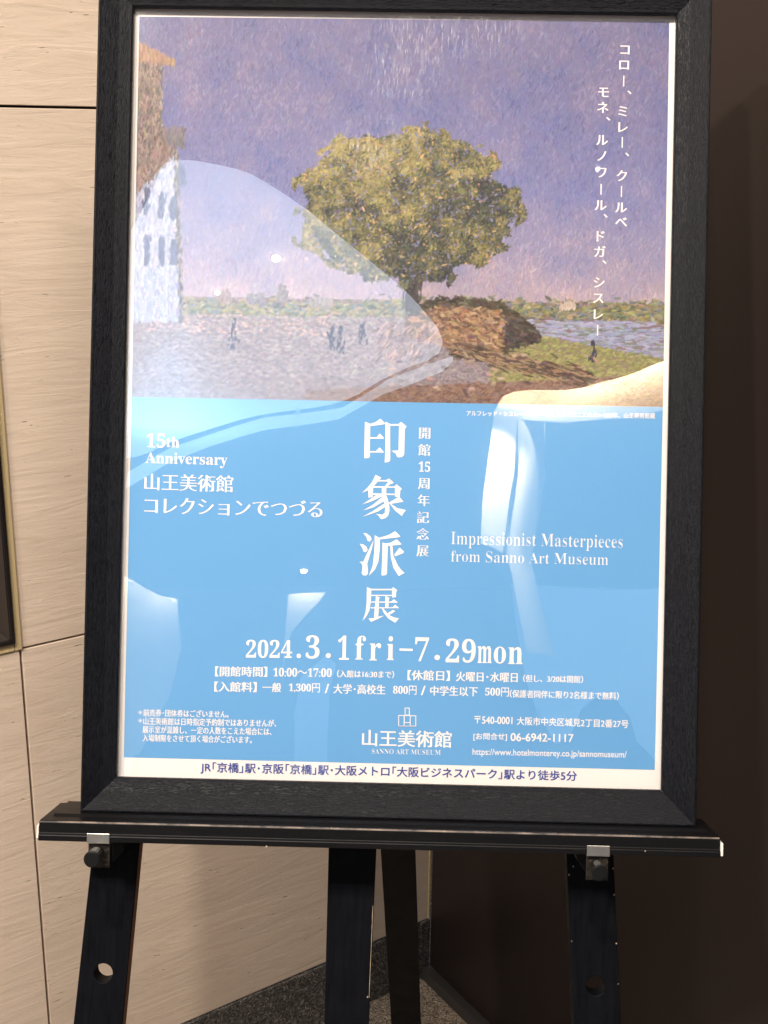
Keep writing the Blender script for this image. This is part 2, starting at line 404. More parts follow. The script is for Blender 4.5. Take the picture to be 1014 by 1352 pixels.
# the picture: a plain impressionist-style landscape, dabbed stroke by stroke onto a fine grid of coloured vertices
GW, GH = 640, 462
rng = np.random.default_rng(11)
ILL = np.array([0.98, 0.96, 0.95])
def lin(c):
    c = np.asarray(c, float) / 255.0
    return np.where(c <= 0.04045, c / 12.92, ((c + 0.055) / 1.055) ** 2.4)
def ink(c): return lin(c)
KX, KY = GW / 698.0, GH / 508.0
img = np.zeros((GH, GW, 3))
sky_stops = [(0, (102, 96, 132)), (0.3, (108, 104, 142)), (0.62, (118, 116, 156)), (0.85, (138, 130, 158)), (1.0, (164, 146, 158))]
HOR = 372
def lerp_stops(st, f):
    for (a, ca), (b, cb) in zip(st, st[1:]):
        if f <= b: q = (f - a) / (b - a); return np.array(ca) * (1 - q) + np.array(cb) * q
    return np.array(st[-1][1], float)
for j in range(GH):
    y = j / KY
    img[j] = ink(lerp_stops(sky_stops, min(1, y / HOR))) if y < HOR else ink((124, 102, 106))
def smooth_noise(n, m, seed):
    r = np.random.default_rng(seed); g = r.random((n + 2, m + 2))
    ys = np.linspace(0, n, GH); xs = np.linspace(0, m, GW)
    yi = ys.astype(int); xi = xs.astype(int); fy = (ys - yi)[:, None]; fx = (xs - xi)[None]
    fy = fy * fy * (3 - 2 * fy); fx = fx * fx * (3 - 2 * fx)
    a = g[yi][:, xi]; b = g[yi][:, xi + 1]; c = g[yi + 1][:, xi]; d = g[yi + 1][:, xi + 1]
    return (a * (1 - fx) + b * fx) * (1 - fy) + (c * (1 - fx) + d * fx) * fy
NZ = smooth_noise(14, 20, 3); NZ2 = smooth_noise(40, 55, 5)
def stroke(x, y, ang, L, W, col, alpha=0.85):
    x *= KX; y *= KY; L *= KX / 2; W *= KX / 2
    r = int(max(L, W)) + 2
    x0, x1, y0, y1 = max(0, int(x) - r), min(GW, int(x) + r + 1), max(0, int(y) - r), min(GH, int(y) + r + 1)
    if x0 >= x1 or y0 >= y1: return
    yy, xx = np.mgrid[y0:y1, x0:x1]
    c, s = math.cos(ang), math.sin(ang)
    a = ((xx - x) * c + (yy - y) * s) / L; b = (-(xx - x) * s + (yy - y) * c) / W
    d = np.clip(1.25 - (np.abs(a) ** 2.5 + np.abs(b) ** 2), 0, 0.5) * 2 * alpha
    ridge = 1 + 0.16 * np.clip(-b, -1, 1)
    d = d[..., None]
    img[y0:y1, x0:x1] = img[y0:y1, x0:x1] * (1 - d) + (col * ridge[..., None]) * d
R_ = random.Random(5)
def jit(c, s):
    k = R_.gauss(0, s)
    return np.clip(np.array(c, float) + k + np.array([R_.gauss(0, s * .5) for _ in range(3)]), 3, 250)
def nz(x, y, N=None):
    N = NZ if N is None else N
    return N[min(GH - 1, max(0, int(y * KY))), min(GW - 1, max(0, int(x * KX)))] - 0.5
for _ in range(26000):                                                       # sky
    x, y = R_.uniform(0, 698), R_.uniform(0, HOR)
    c = lerp_stops(sky_stops, min(1, max(0, y / HOR + R_.gauss(0, 0.07)))) + np.array((36, 22, 4)) * nz(x, y) * 1.2 + np.array((14, 6, -4)) * nz(x, y, NZ2)
    c = jit(c, 8)
    if R_.random() < 0.10: c = c * 0.76 + np.array((182, 162, 170)) * 0.24
    stroke(x, y, math.pi / 2 + R_.gauss(0.12, 0.42), R_.uniform(5, 11), R_.uniform(1.3, 2.4), ink(c), 0.6)
# far bank and water
for _ in range(2400):
    x = R_.uniform(0, 698); y = R_.gauss(383, 7) + (6 if x < 300 else 0)
    if y < 366 + 4 * nz(x, 3, NZ2) * 2: continue
    pal = [(112, 112, 78), (140, 132, 84), (84, 90, 82), (150, 134, 108), (110, 116, 120)]
    stroke(x, y, R_.gauss(0, 0.5), R_.uniform(5, 12), R_.uniform(2, 4), ink(jit(pal[R_.randrange(5)], 11)))
for _ in range(1500):
    x = R_.uniform(470, 700); y = R_.uniform(396, 462)
    if y > 400 + (x - 440) * 0.17: continue
    stroke(x, y, R_.gauss(0, 0.15), R_.uniform(7, 18), R_.uniform(1.6, 3), ink(jit((146, 146, 172) if R_.random() < .8 else (120, 124, 110), 10)))
# ground
for _ in range(19000):
    x, y = R_.uniform(0, 700), 396 + 116 * R_.random()
    if x > 470 and y < 400 + (x - 440) * 0.17: continue
    f = (y - 396) / 112
    if x > 470 and y < 500 + 6 * nz(x, y): c = [(140, 138, 84), (120, 122, 72), (156, 150, 98), (126, 114, 84)][R_.randrange(4)]
    elif x < 470: c = [(140, 128, 136), (128, 116, 126), (156, 144, 144), (116, 104, 112)][R_.randrange(4)]
    else: c = [(138, 112, 104), (112, 86, 80), (156, 132, 118)][R_.randrange(3)]
    if y > 492 - (x - 250) * 0.06 and x > 230: c = [(128, 98, 84), (104, 78, 70), (146, 116, 98)][R_.randrange(3)]
    if f > 0.72: c = np.array(c) * 0.86 + np.array((112, 82, 76)) * 0.14
    if 396 < y < 420 and x < 260 and R_.random() < .16: c = (190, 152, 144)
    stroke(x, y, R_.gauss(-0.06, 0.5), R_.uniform(3.5, 9), R_.uniform(1.5, 3.0), ink(jit(c, 7)), 0.7)
# a bank of rough walls at the left margin
def edge_x(y): return (50 if y < 62 else 34 + (y - 62) * 0.02) if y < 150 else (66 if y < 172 else 56 + (y - 172) * 0.06)
for _ in range(7600):
    y = R_.uniform(34, 404); x = R_.uniform(-4, edge_x(y) - 3)
    if y < 36 + 0.5 * x: continue
    q = x / edge_x(y)
    if y < 62: c = (150, 116, 98)
    elif 150 <= y < 172 and x > 38: c = (112, 104, 112)
    elif q > 0.86: c = [(88, 84, 94), (104, 94, 98), (150, 136, 130)][R_.randrange(3)]
    elif y > 178 + 60 * (1 - q): c = [(172, 170, 186), (158, 158, 178), (140, 142, 168)][R_.randrange(3)]
    else: c = [(122, 104, 100), (98, 84, 84), (142, 120, 112)][R_.randrange(3)]
    stroke(x, y, math.pi / 2 + R_.gauss(0, 0.25), R_.uniform(5, 13), R_.uniform(1.6, 3.4), ink(jit(c, 9)))
for k, (wx, wy0, wy1) in enumerate(((14, 230, 262), (34, 236, 266), (50, 242, 268), (16, 292, 330), (36, 296, 330), (52, 298, 328), (60, 200, 222))):
    for _ in range(70): stroke(wx + R_.gauss(0, 2), R_.uniform(wy0, wy1), math.pi / 2, 8, 2.6, ink(jit((92, 96, 124), 8)))
# an earth mound under the tree
for _ in range(2600):
    x = R_.uniform(362, 532); top = 366 + abs((x - 436) / 88.0) ** 2.2 * 40 + 8 * nz(x, 200, NZ2); bot = 446 - abs(x - 455) * 0.30
    y = R_.uniform(top, bot); q = (y - top) / (bot - top)
    if q < 0.16: c = (72, 62, 52)
    elif x > 488: c = [(58, 50, 52), (80, 66, 60)][R_.randrange(2)]
    else: c = [(150, 116, 90), (118, 90, 72), (172, 138, 108), (96, 74, 64)][R_.randrange(4)]
    stroke(x, y, R_.gauss(0.35, 0.5), R_.uniform(5, 14), R_.uniform(2, 4), ink(jit(c, 12)))
for _ in range(700):
    x = R_.uniform(420, 600); y = 436 + (x - 420) * 0.19 + R_.gauss(0, 5)
    stroke(x, y, 0.22 + R_.gauss(0, .15), R_.uniform(9, 22), R_.uniform(1.5, 3), ink(jit([(96, 74, 62), (146, 118, 96), (70, 58, 52)][R_.randrange(3)], 10)))
for bx, by, bw_, bh, c in ((112, 380, 16, 16, (136, 118, 120)), (150, 380, 22, 12, (122, 116, 124)), (190, 376, 13, 20, (124, 112, 116)), (232, 382, 30, 9, (140, 130, 128)), (560, 380, 20, 8, (180, 160, 150))):
    for _ in range(int(bw_ * bh / 3)):
        stroke(bx + R_.uniform(0, bw_), by - R_.uniform(0, bh), math.pi / 2 + R_.gauss(0, .2), R_.uniform(4, 8), 2.4, ink(jit(c, 9)))
for fx, fy, fh in ((262, 440, 32), (274, 444, 35), (132, 440, 40), (302, 430, 26), (604, 448, 26)):
    for _ in range(26):
        q = R_.random(); stroke(fx + R_.gauss(0, 1.6 + 1.6 * q), fy - fh * (1 - q), math.pi / 2 + R_.gauss(0, .15), 6, 2.2, ink(jit((52, 50, 74), 6)), 0.95)
for k in range(150):
    stroke(R_.uniform(322, 400), R_.uniform(404, 450), -1.0 + R_.gauss(0, .35), R_.uniform(7, 16), R_.uniform(1.6, 3), ink(jit([(168, 138, 130), (128, 102, 100), (104, 84, 84)][k % 3], 9)))
for k in range(34):
    stroke(R_.uniform(330, 610), R_.uniform(440, 496), R_.gauss(0.2, .4), R_.uniform(6, 13), R_.uniform(3, 5), ink(jit([(84, 66, 66), (170, 142, 128)][R_.randrange(2)], 9)))
# trunk and crown
for i in range(260):
    y = R_.uniform(338, 384); stroke(366 + R_.gauss(0, 4) + (384 - y) * .05, y, math.pi / 2 + R_.gauss(0, .2), 12, 3, ink(jit((66, 56, 56), 10)))
for i in range(9):
    a = -math.pi / 2 + (i - 4) * 0.27
    for k in range(40):
        r = k * 2.4; stroke(366 + math.cos(a) * r, 342 + math.sin(a) * r, a + R_.gauss(0, .2), 8, 2.6, ink(jit((62, 56, 50), 8)))
def crown_r(a): return 1 + 0.03 * math.sin(5 * a + 1) + 0.03 * math.sin(9 * a + 2.2) + 0.03 * math.sin(17 * a)
n_c = 0
while n_c < 21000:
    a = R_.uniform(0, 2 * math.pi); r = math.sqrt(R_.random()) * 1.02
    x = 356 + 147 * r * crown_r(a) * math.cos(a); y = 250 + (108 if math.sin(a) < 0 else 102) * r * crown_r(a) * math.sin(a)
    if r > 0.93 and nz(x, y, NZ2) < 0.10 * R_.random(): continue
    n_c += 1
    up = (-(y - 250) / 104 * 0.75 - (x - 356) / 148 * 0.45)           # the painted light side
    cl = nz(x, y, NZ2) * 2.4
    v = up * 0.6 + cl * 0.55 + R_.gauss(0, 0.45)
    v += 0.7 * nz(x, y) + 0.5 * nz(y, x, NZ2)
    if v > 0.75: c = (152, 137, 90)
    elif v > 0.3: c = (124, 113, 72)
    elif v > -0.15: c = (98, 94, 64)
    elif v > -0.6: c = (74, 74, 58)
    else: c = (54, 53, 54)
    if R_.random() < 0.03: c = (186, 150, 110)
    if R_.random() < 0.05: c = (112, 108, 140)
    stroke(x, y, R_.uniform(0, math.pi), R_.uniform(3.4, 8.5), R_.uniform(1.5, 2.9), ink(jit(c, 9)), 0.85)
img = np.clip(img * (1 + 0.10 * (rng.random((GH, GW, 1)) - 0.5)), 0.002, 1)
img = img / ILL
me = bpy.data.meshes.new('picture')
tl, trr, br, bl = (-0.2521, 0.3583), (0.2511, 0.3603), (0.2522, -0.0041), (-0.2513, -0.0044)
gx = np.linspace(0, 1, GW)[None, :]; gy = np.linspace(0, 1, GH)[:, None]
U = (tl[0] * (1 - gx) + trr[0] * gx) * (1 - gy) + (bl[0] * (1 - gx) + br[0] * gx) * gy - PB.x
Vv = (tl[1] * (1 - gx) + trr[1] * gx) * (1 - gy) + (bl[1] * (1 - gx) + br[1] * gx) * gy - PB.y
co = np.stack([U, Vv, np.full_like(U, -0.0060 - PB.z)], -1).reshape(-1, 3).astype(np.float32)
idx = np.arange(GW * GH).reshape(GH, GW)
q = np.stack([idx[1:, :-1], idx[1:, 1:], idx[:-1, 1:], idx[:-1, :-1]], -1).reshape(-1, 4).astype(np.int32)
me.vertices.add(len(co)); me.vertices.foreach_set('co', co.ravel())
me.loops.add(q.size); me.loops.foreach_set('vertex_index', q.ravel())
me.polygons.add(len(q)); me.polygons.foreach_set('loop_start', np.arange(0, q.size, 4, dtype=np.int32))
me.polygons.foreach_set('loop_total', np.full(len(q), 4, np.int32)) if False else None
at = me.color_attributes.new('paint', 'FLOAT_COLOR', 'POINT')
at.data.foreach_set('color', np.concatenate([img.reshape(-1, 3), np.ones((GW * GH, 1))], 1).astype(np.float32).ravel())
me.update(); me.validate(); me.materials.append(M_ART)
pic = bpy.data.objects.new('picture', me); COL.objects.link(pic); pic.parent = poster
tag(pic, 'painted landscape, round green tree under a violet sky')

# ------------------------------------------------------------------ lettering: flat print on the poster
INKZ = -0.0058
_cache = {}
def glyphs(s, horiz_thin=0.0, vert_grow=0.0, offset=0.0, spacing=1.0):
    key = (s, horiz_thin, vert_grow, offset, spacing)
    if key in _cache: return _cache[key]
    c = bpy.data.curves.new('t', 'FONT'); c.body = s; c.resolution_u = 3; c.offset = offset; c.space_character = spacing
    o = bpy.data.objects.new('t', c); COL.objects.link(o)
    dg = bpy.context.evaluated_depsgraph_get(); m = bpy.data.meshes.new_from_object(o.evaluated_get(dg))
    V = np.array([v.co[:2] for v in m.vertices]); F = [tuple(p.vertices) for p in m.polygons]
    if horiz_thin or vert_grow:
        cnt = {}
        for f in F:
            for i in range(len(f)):
                a, b = f[i], f[(i + 1) % len(f)]
                cnt[(a, b)] = cnt.get((a, b), 0) + 1
        N = np.zeros_like(V)
        for (a, b) in cnt:
            if (b, a) in cnt: continue
            d = V[b] - V[a]; L = np.hypot(*d)
            if L < 1e-7: continue
            nn = np.array([d[1], -d[0]]) / L
            N[a] += nn; N[b] += nn
        sgn = 1.0
        area = sum(np.cross(V[f[1]] - V[f[0]], V[f[2]] - V[f[0]]) for f in F if len(f) >= 3)
        if area < 0: sgn = -1.0
        L = np.maximum(np.hypot(N[:, 0], N[:, 1]), 1e-6); N = sgn * N / L[:, None] * np.minimum(L, 1.4)[:, None]
        if any(ord(ch) >= 0x1D400 for ch in s) and vert_grow > 0: vert_grow *= 0.25
        V = V + N * np.array([vert_grow, -horiz_thin])
    bpy.data.objects.remove(o); bpy.data.curves.remove(c); bpy.data.meshes.remove(m)
    _cache[key] = (V, F); return V, F
def add_text(acc, s, x0, x1, ycl, ycr, h, **kw):
    """ink box in photograph measures: left x, right x, centre height at each end, ink height"""
    V, F = glyphs(s, **kw)
    mn, mx = V.min(0), V.max(0)
    k = len(acc[0])
    ul, vl = on_plane(x0, ycl); ur, vr = on_plane(x1, ycr)
    um, v1 = on_plane((x0 + x1) / 2, (ycl + ycr) / 2 - h / 2); _, v2 = on_plane((x0 + x1) / 2, (ycl + ycr) / 2 + h / 2)
    hh = v1 - v2; lean = 0.0
    for x, y in V:
        a = (x - mn[0]) / (mx[0] - mn[0]); b = (y - mn[1]) / (mx[1] - mn[1]) - 0.5
        acc[0].append((ul + (ur - ul) * a, vl + (vr - vl) * a + hh * b, INKZ))
    acc[1].extend(tuple(i + k for i in f) for f in F)
def add_char(acc, ch, x, y, size, rot=False, **kw):
    V, F = glyphs(ch, **kw)
    k = len(acc[0]); cu, cv = on_plane(x, y); u2, _ = on_plane(x + size, y); e = (u2 - cu)
    mn, mx = V.min(0), V.max(0)
    c = (mn + mx) / 2
    for p in V:
        d = (p - c) * e
        if rot: d = np.array([-d[1], -d[0]])
        acc[0].append((cu + d[0], cv + d[1], INKZ))
    acc[1].extend(tuple(i + k for i in (f[::-1] if rot else f)) for f in F)
def flush(acc, mat=None, name='lettering'):
    me = bpy.data.meshes.new(name); me.from_pydata([tuple(Vector(v) - PB) for v in acc[0]], [], acc[1]); me.update()
    me.materials.append(mat or M_WHITE)
    o = bpy.data.objects.new(name, me); COL.objects.link(o); o.parent = poster; return o
def line(items, mat=None, name='lettering', **kw):
    acc = ([], [])
    for it in items: add_text(acc, *it, **kw)
    return flush(acc, mat, name)
def bold(s):
    out = ''
    for ch in s:
        o = ord(ch)
        if 65 <= o <= 90: out += chr(0x1D400 + o - 65)
        elif 97 <= o <= 122: out += chr(0x1D41A + o - 97)
        elif 48 <= o <= 57: out += chr(0x1D7CE + o - 48)
        else: out += ch
    return out
MIN = dict(horiz_thin=0.012, vert_grow=0.022)
MINS = dict(horiz_thin=-0.004, vert_grow=0.022)
line([(bold('15'), 193.5, 218.3, 581, 582, 19), (bold('th'), 219.7, 236.8, 583.5, 584, 14)])
line([(bold('Anniversary'), 192, 300.3, 606, 609, 19)])
line([('山王美術館', 190.7, 308, 636, 639, 22)], **MIN)
line([('コレクションでつづる', 190.7, 426, 667, 672.5, 22)], **MIN)
line([(bold('Impressionist') + ' ' + bold('Masterpieces'), 595.6, 822, 712.6, 717.6, 21.5)], horiz_thin=0.006, vert_grow=-0.020)
line([(bold('from') + ' ' + bold('Sanno') + ' ' + bold('Art') + ' ' + bold('Museum'), 595.6, 803, 734.2, 738.8, 14.8)], horiz_thin=0.006, vert_grow=-0.020)
acc = ([], [])
for ch, (x, y) in zip('開館', ((560.8, 572), (560, 594))): add_char(acc, ch, x, y, 17, **MIN)
add_text(acc, bold('15'), 552.8, 568, 616, 616.4, 13.5)
for ch, (x, y) in zip('周年記念展', ((559.5, 638.6), (559.5, 660.7), (558.5, 683), (558.2, 705), (558, 727.5))): add_char(acc, ch, x, y, 17, **MIN)
flush(acc)
# opening dates
line([(bold('2024'), 324.9, 385.8, 856.5, 857, 24), ('.', 391.5, 397.5, 866, 866, 6), (bold('3'), 403.8, 422, 854, 854.3, 31), ('.', 430, 437, 865.5, 865.5, 6.5),
      (bold('1'), 446.4, 461, 855, 855.2, 32), (bold('f'), 469.3, 483, 855, 855, 31.5), (bold('r'), 488, 503, 860.4, 860.6, 23), (bold('i'), 511, 520.3, 855.6, 855.8, 31.5),
      ('―', 527.5, 545, 857.5, 858, 3), (bold('7'), 548, 566.3, 857, 857.4, 31.5), ('.', 573.5, 581, 868, 868, 7), (bold('2'), 588.6, 606.4, 858.6, 858.9, 31.5),
      (bold('9'), 610, 628, 859, 859.4, 31.5), (bold('m'), 630.6, 649.4, 864, 864.2, 22.5), (bold('o'), 652, 668, 864.8, 865, 22.5), (bold('n'), 671, 690.3, 865.4, 865.6, 22.5)])
line([('【開館時間】', 284, 353, 886.3, 887, 13.5), (bold('10:00') + '～' + bold('17:00'), 361, 438, 887.3, 888.2, 11.5), ('（入館は16:30まで）', 445, 520.5, 889.4, 890.6, 10),
      ('【休館日】', 538, 594, 891.3, 892.2, 13.5), ('火曜日･水曜日', 602, 683.5, 893, 894.5, 13), ('（但し、3/20は開館）', 690.7, 770, 895.5, 897, 10)], **MINS)
line([('【入館料】', 283, 339, 906.5, 907.2, 13.5), ('一般', 346.6, 371.5, 907.4, 907.8, 12.5), (bold('1,300') + '円', 381.5, 422.4, 907.8, 908.6, 12.5), ('/', 429, 434.5, 909, 909, 12.5),
      ('大学･高校生', 440, 509, 909.2, 910.6, 13), (bold('800') + '円', 519, 550, 910.7, 911.4, 12), ('/', 555.7, 562, 911.6, 911.6, 12.5), ('中学生以下', 568, 631, 911.8, 913, 13),
      (bold('500') + '円', 640.6, 672, 913.2, 913.8, 12), ('（保護者同伴に限り2名様まで無料）', 673, 817, 915.8, 919, 10.5)], **MINS)
for its in ([('＊', 182, 188.3, 940.5, 940.6, 6), ('前売券･団体券はございません。', 189.3, 302, 940.8, 943, 9.6)],
            [('＊', 182, 188.3, 951.4, 951.5, 6), ('山王美術館は日時指定予約制ではありませんが、', 189.3, 365, 952, 955, 9.8)],
            [('展示室が混雑し、一定の人数をこえた場合には、', 188.2, 358.7, 963, 966, 9.8)],
            [('入場制限をさせて頂く場合がございます。', 188.2, 332.8, 974, 976.8, 9.8)]):
    line(its, **MINS)
line([('〒540-0001', 626.5, 676.6, 950.4, 951.2, 10.2), ('大阪市中央区城見2丁目2番27号', 682.4, 829.7, 951.8, 955.8, 11)], horiz_thin=-0.012, vert_grow=0.014)
line([('[お問合せ]', 625, 669.4, 972.6, 973, 10.5), ('06-6942-1117', 674, 757.3, 973, 974.6, 11)], horiz_thin=-0.012, vert_grow=0.014)
line([('https://www.hotelmonterey.co.jp/sannomuseum/', 623.8, 827.3, 993.6, 997.4, 11.2)], horiz_thin=-0.012, vert_grow=0.008)
line([('山王美術館', 478, 596.4, 974, 976.4, 22)], horiz_thin=-0.004, vert_grow=0.02)
line([(bold('SANNO') + ' ' + bold('ART') + ' ' + bold('MUSEUM'), 490.7, 581.8, 991.8, 993.4, 6.6)], horiz_thin=0.0, vert_grow=-0.02)
line([('JR｢京橋｣駅･京阪｢京橋｣駅･大阪メトロ｢大阪ビジネスパーク｣駅より徒歩5分', 264.8, 761.8, 1013.6, 1025.4, 15.5)], M_NAVY, horiz_thin=-0.012, vert_grow=0.014)
line([('アルフレッド・シスレー≪サン＝マメスのマロニエの木≫1880年、山王美術館蔵', 616, 865, 545.6, 549.2, 7.4)], horiz_thin=-0.010, vert_grow=0.014)
# names running down the sky
acc = ([], [])
for ch, x, y in (('コ', 825, 66), ('ロ', 824, 86), ('ー', 823.5, 107), ('、', 831, 122), ('ミ', 822, 147), ('レ', 822.5, 168), ('ー', 821.5, 188), ('、', 828, 204), ('ク', 821, 232),
                 ('ー', 820.5, 253), ('ル', 820, 274), ('ベ', 820, 293)):
    add_char(acc, ch, x, y, 17, rot=ch == 'ー', horiz_thin=0.0, vert_grow=0.018)
flush(acc)
acc = ([], [])
for ch, x, y in (('モ', 797, 122), ('ネ', 796, 142), ('、', 803, 157), ('ル', 795, 185), ('ノ', 794.5, 206), ('ワ', 794, 228), ('ー', 793.5, 250), ('ル', 793, 271), ('、', 799.5, 285),
                 ('ド', 793, 312), ('ガ', 792, 332), ('、', 798, 346), ('シ', 791, 373), ('ス', 790, 394), ('レ', 790, 415), ('ー', 789, 436)):
    add_char(acc, ch, x, y, 17, rot=ch == 'ー', horiz_thin=0.0, vert_grow=0.018)
flush(acc)
# four large brush-cut title characters
def title(polys, ox, oy, s=8.817):
    acc = ([], [])
    for i, P in enumerate(polys):
        pts = [on_plane(ox + x / s, oy + y / s) for x, y in P]
        tri = tessellate_polygon([[Vector((u, v, 0)) for u, v in pts]]); k = len(acc[0])
        acc[0].extend((u, v, INKZ + 0.00001 * i) for u, v in pts); acc[1].extend(tuple(j + k for j in t) for t in tri)
    return flush(acc, name='title_character')
title([[(150, 105), (210, 130), (205, 515), (185, 528), (148, 531), (140, 520), (148, 130)],
       [(205, 130), (270, 110), (330, 68), (387, 130), (360, 136), (210, 155)],
       [(205, 285), (285, 285), (320, 240), (368, 290), (366, 302), (205, 302)],
       [(203, 447), (275, 447), (320, 402), (372, 463), (203, 463)],
       [(387, 105), (442, 130), (443, 555), (425, 572), (388, 580), (378, 575), (385, 470)],
       [(440, 132), (543, 130), (570, 105), (635, 160), (612, 190), (606, 480), (595, 503), (572, 516), (540, 520), (522, 510), (508, 475), (458, 443), (500, 440), (540, 438), (545, 150), (440, 150)]], 465, 545)
title([[(272, 722), (340, 755), (330, 765), (245, 860), (240, 970), (235, 980), (190, 988), (187, 900), (110, 935), (180, 870), (235, 800)],
       [(305, 783), (395, 783), (430, 765), (487, 815), (440, 833), (396, 868), (378, 858), (418, 805), (402, 800), (290, 800)],
       [(240, 855), (495, 858), (515, 832), (580, 885), (560, 905), (555, 978), (500, 978), (497, 872), (240, 872)],
       [(345, 862), (398, 862), (396, 950), (345, 950)], [(240, 938), (505, 942), (505, 958), (240, 955)],
       [(290, 950), (352, 955), (322, 985), (230, 1030), (118, 1066), (205, 1010)],
       [(335, 955), (392, 952), (412, 1000), (432, 1080), (434, 1140), (420, 1195), (390, 1225), (340, 1240), (322, 1225), (310, 1200), (275, 1177), (350, 1186), (380, 1165), (384, 1110), (368, 1030), (345, 990)],
       [(345, 985), (372, 1028), (250, 1100), (125, 1138), (235, 1075)], [(368, 1060), (388, 1092), (300, 1150), (118, 1212), (240, 1145)],
       [(548, 975), (597, 1035), (440, 1062), (425, 1048)], [(432, 1050), (448, 1058), (525, 1110), (628, 1133), (600, 1165), (578, 1202), (500, 1140)]], 465, 545)
title([[(128, 165), (165, 168), (212, 202), (228, 238), (205, 265), (180, 258), (165, 212)], [(88, 290), (130, 298), (170, 328), (180, 362), (160, 388), (135, 385), (118, 340)],
       [(250, 245), (232, 340), (185, 490), (175, 520), (184, 600), (182, 640), (160, 661), (130, 658), (110, 635), (115, 600), (121, 548), (105, 515), (82, 500), (130, 498), (160, 430)],
       [(262, 190), (322, 225), (322, 350), (305, 500), (265, 590), (195, 662), (240, 540), (255, 400), (262, 300)], [(315, 222), (430, 185), (502, 143), (562, 205), (540, 215), (320, 240)],
       [(352, 275), (415, 300), (405, 640), (390, 655), (350, 662), (340, 650), (350, 450)], [(355, 290), (440, 280), (520, 238), (577, 296), (550, 303), (400, 318)],
       [(442, 310), (468, 315), (480, 430), (530, 540), (570, 595), (612, 630), (585, 642), (542, 668), (480, 570), (450, 450)], [(490, 415), (552, 335), (603, 380), (595, 400), (500, 437)]], 465, 685)
title([[(172, 793), (222, 815), (218, 960), (200, 1070), (165, 1135), (120, 1190), (155, 1090), (168, 980)], [(215, 815), (460, 815), (477, 795), (527, 832), (512, 850), (510, 910), (465, 918), (462, 832), (215, 832)],
       [(218, 885), (465, 885), (465, 898), (218, 898)], [(275, 900), (325, 915), (312, 930), (308, 1040), (262, 1040), (272, 960)], [(385, 895), (435, 920), (425, 940), (422, 1040), (385, 1040)],
       [(218, 963), (455, 963), (485, 935), (530, 972), (525, 977), (218, 975)], [(215, 1030), (470, 1030), (500, 998), (548, 1040), (215, 1042)],
       [(262, 1040), (310, 1040), (303, 1140), (375, 1125), (300, 1165), (220, 1200), (190, 1160), (255, 1155)],
       [(345, 1042), (362, 1042), (410, 1100), (475, 1060), (505, 1075), (430, 1120), (480, 1145), (545, 1160), (500, 1210), (420, 1160), (365, 1090)]], 465, 685)
# museum emblem: three interlocked outlined blocks
def strip_rects(rects, t=1.1):
    acc = ([], [])
    for (x0, y0, x1, y1) in rects:
        for (a, b, c, d) in ((x0, y0, x1, y0 + t), (x0, y1 - t, x1, y1), (x0, y0 + t, x0 + t, y1 - t), (x1 - t, y0 + t, x1, y1 - t)):
            k = len(acc[0]); acc[0].extend((*on_plane(px, py), INKZ + 0.000003 * (k // 16)) for px, py in ((a, d), (c, d), (c, b), (a, b))); acc[1].append((k, k + 1, k + 2, k + 3))
    return flush(acc, name='emblem')
ex, ey = lambda X: 400 + X / 4.609, lambda Y: 925 + Y / 4.609
strip_rects([(ex(619), ey(43), ex(650), ey(91)), (ex(580), ey(88), ex(618), ey(157)), (ex(650), ey(90), ex(689), ey(158)), (ex(614), ey(88), ex(655), ey(136)), (ex(580), ey(152), ex(688), ey(157.5))])

# ------------------------------------------------------------------ easel
def floor_v(u, wv): return -(T.z + wv * 0.294468 - u * 0.004431) / 0.955651
EB = Vector((0, floor_v(0, -0.035), -0.035))
easel = empty('easel', Matrix.Translation(uvw_world(*EB)) @ M.to_4x4())
tag(easel, 'black wooden display easel with ledge, clamp knobs and drilled front legs', 'easel')
W0, W1 = -0.045, -0.025
def leg(pl0, pl1, pr0, pr1, vtop, hole=None, name='leg', w0=W0, w1=W1, more_holes=()):
    def at(p0, p1, v): k = (v - p0[1]) / (p1[1] - p0[1]); return p0[0] + (p1[0] - p0[0]) * k
    fv = floor_v(0.0, w1) + 0.0005
    outer = [(at(pl0, pl1, vtop), vtop), (at(pl0, pl1, fv), fv), (at(pr0, pr1, fv), fv), (at(pr0, pr1, vtop), vtop)]
    loops = [outer]
    for (hu, hv, hr) in ([hole] if hole else []) + list(more_holes):
        loops.append([(hu + hr * math.cos(-2 * math.pi * i / 28), hv + hr * math.sin(-2 * math.pi * i / 28)) for i in range(28)])
    V, F = prism(loops, w0, w1)
    return mesh_obj(name, V, F, M_EASEL, easel, bevel=0.0009, offset=EB)
def more(h, p0, p1, n=4, step=0.135):
    s = (p1[0] - p0[0]) / (p1[1] - p0[1]); return [(h[0] - s * step * k, h[1] - step * k, h[2]) for k in range(1, n)] 
LL = ((-0.2856, -0.4612), (-0.2984, -0.6083)); LR = ((-0.2382, -0.4315), (-0.2511, -0.6070))
RL = ((0.1722, -0.4309), (0.1821, -0.5950)); RRr = ((0.2172, -0.4305), (0.2277, -0.5938))
hl = (-0.2708, -0.5587, 0.0092); hr = (0.2027, -0.5583, 0.0092)
leg(*LL, *LR, 0.30, hl, more_holes=more(hl, *LL)); leg(*RL, *RRr, 0.30, hr, more_holes=more(hr, *RL))
leg((-0.0559, -0.4309), (-0.0566, -0.6016), (-0.0100, -0.4297), (-0.0137, -0.6004), 0.33, name='mast')
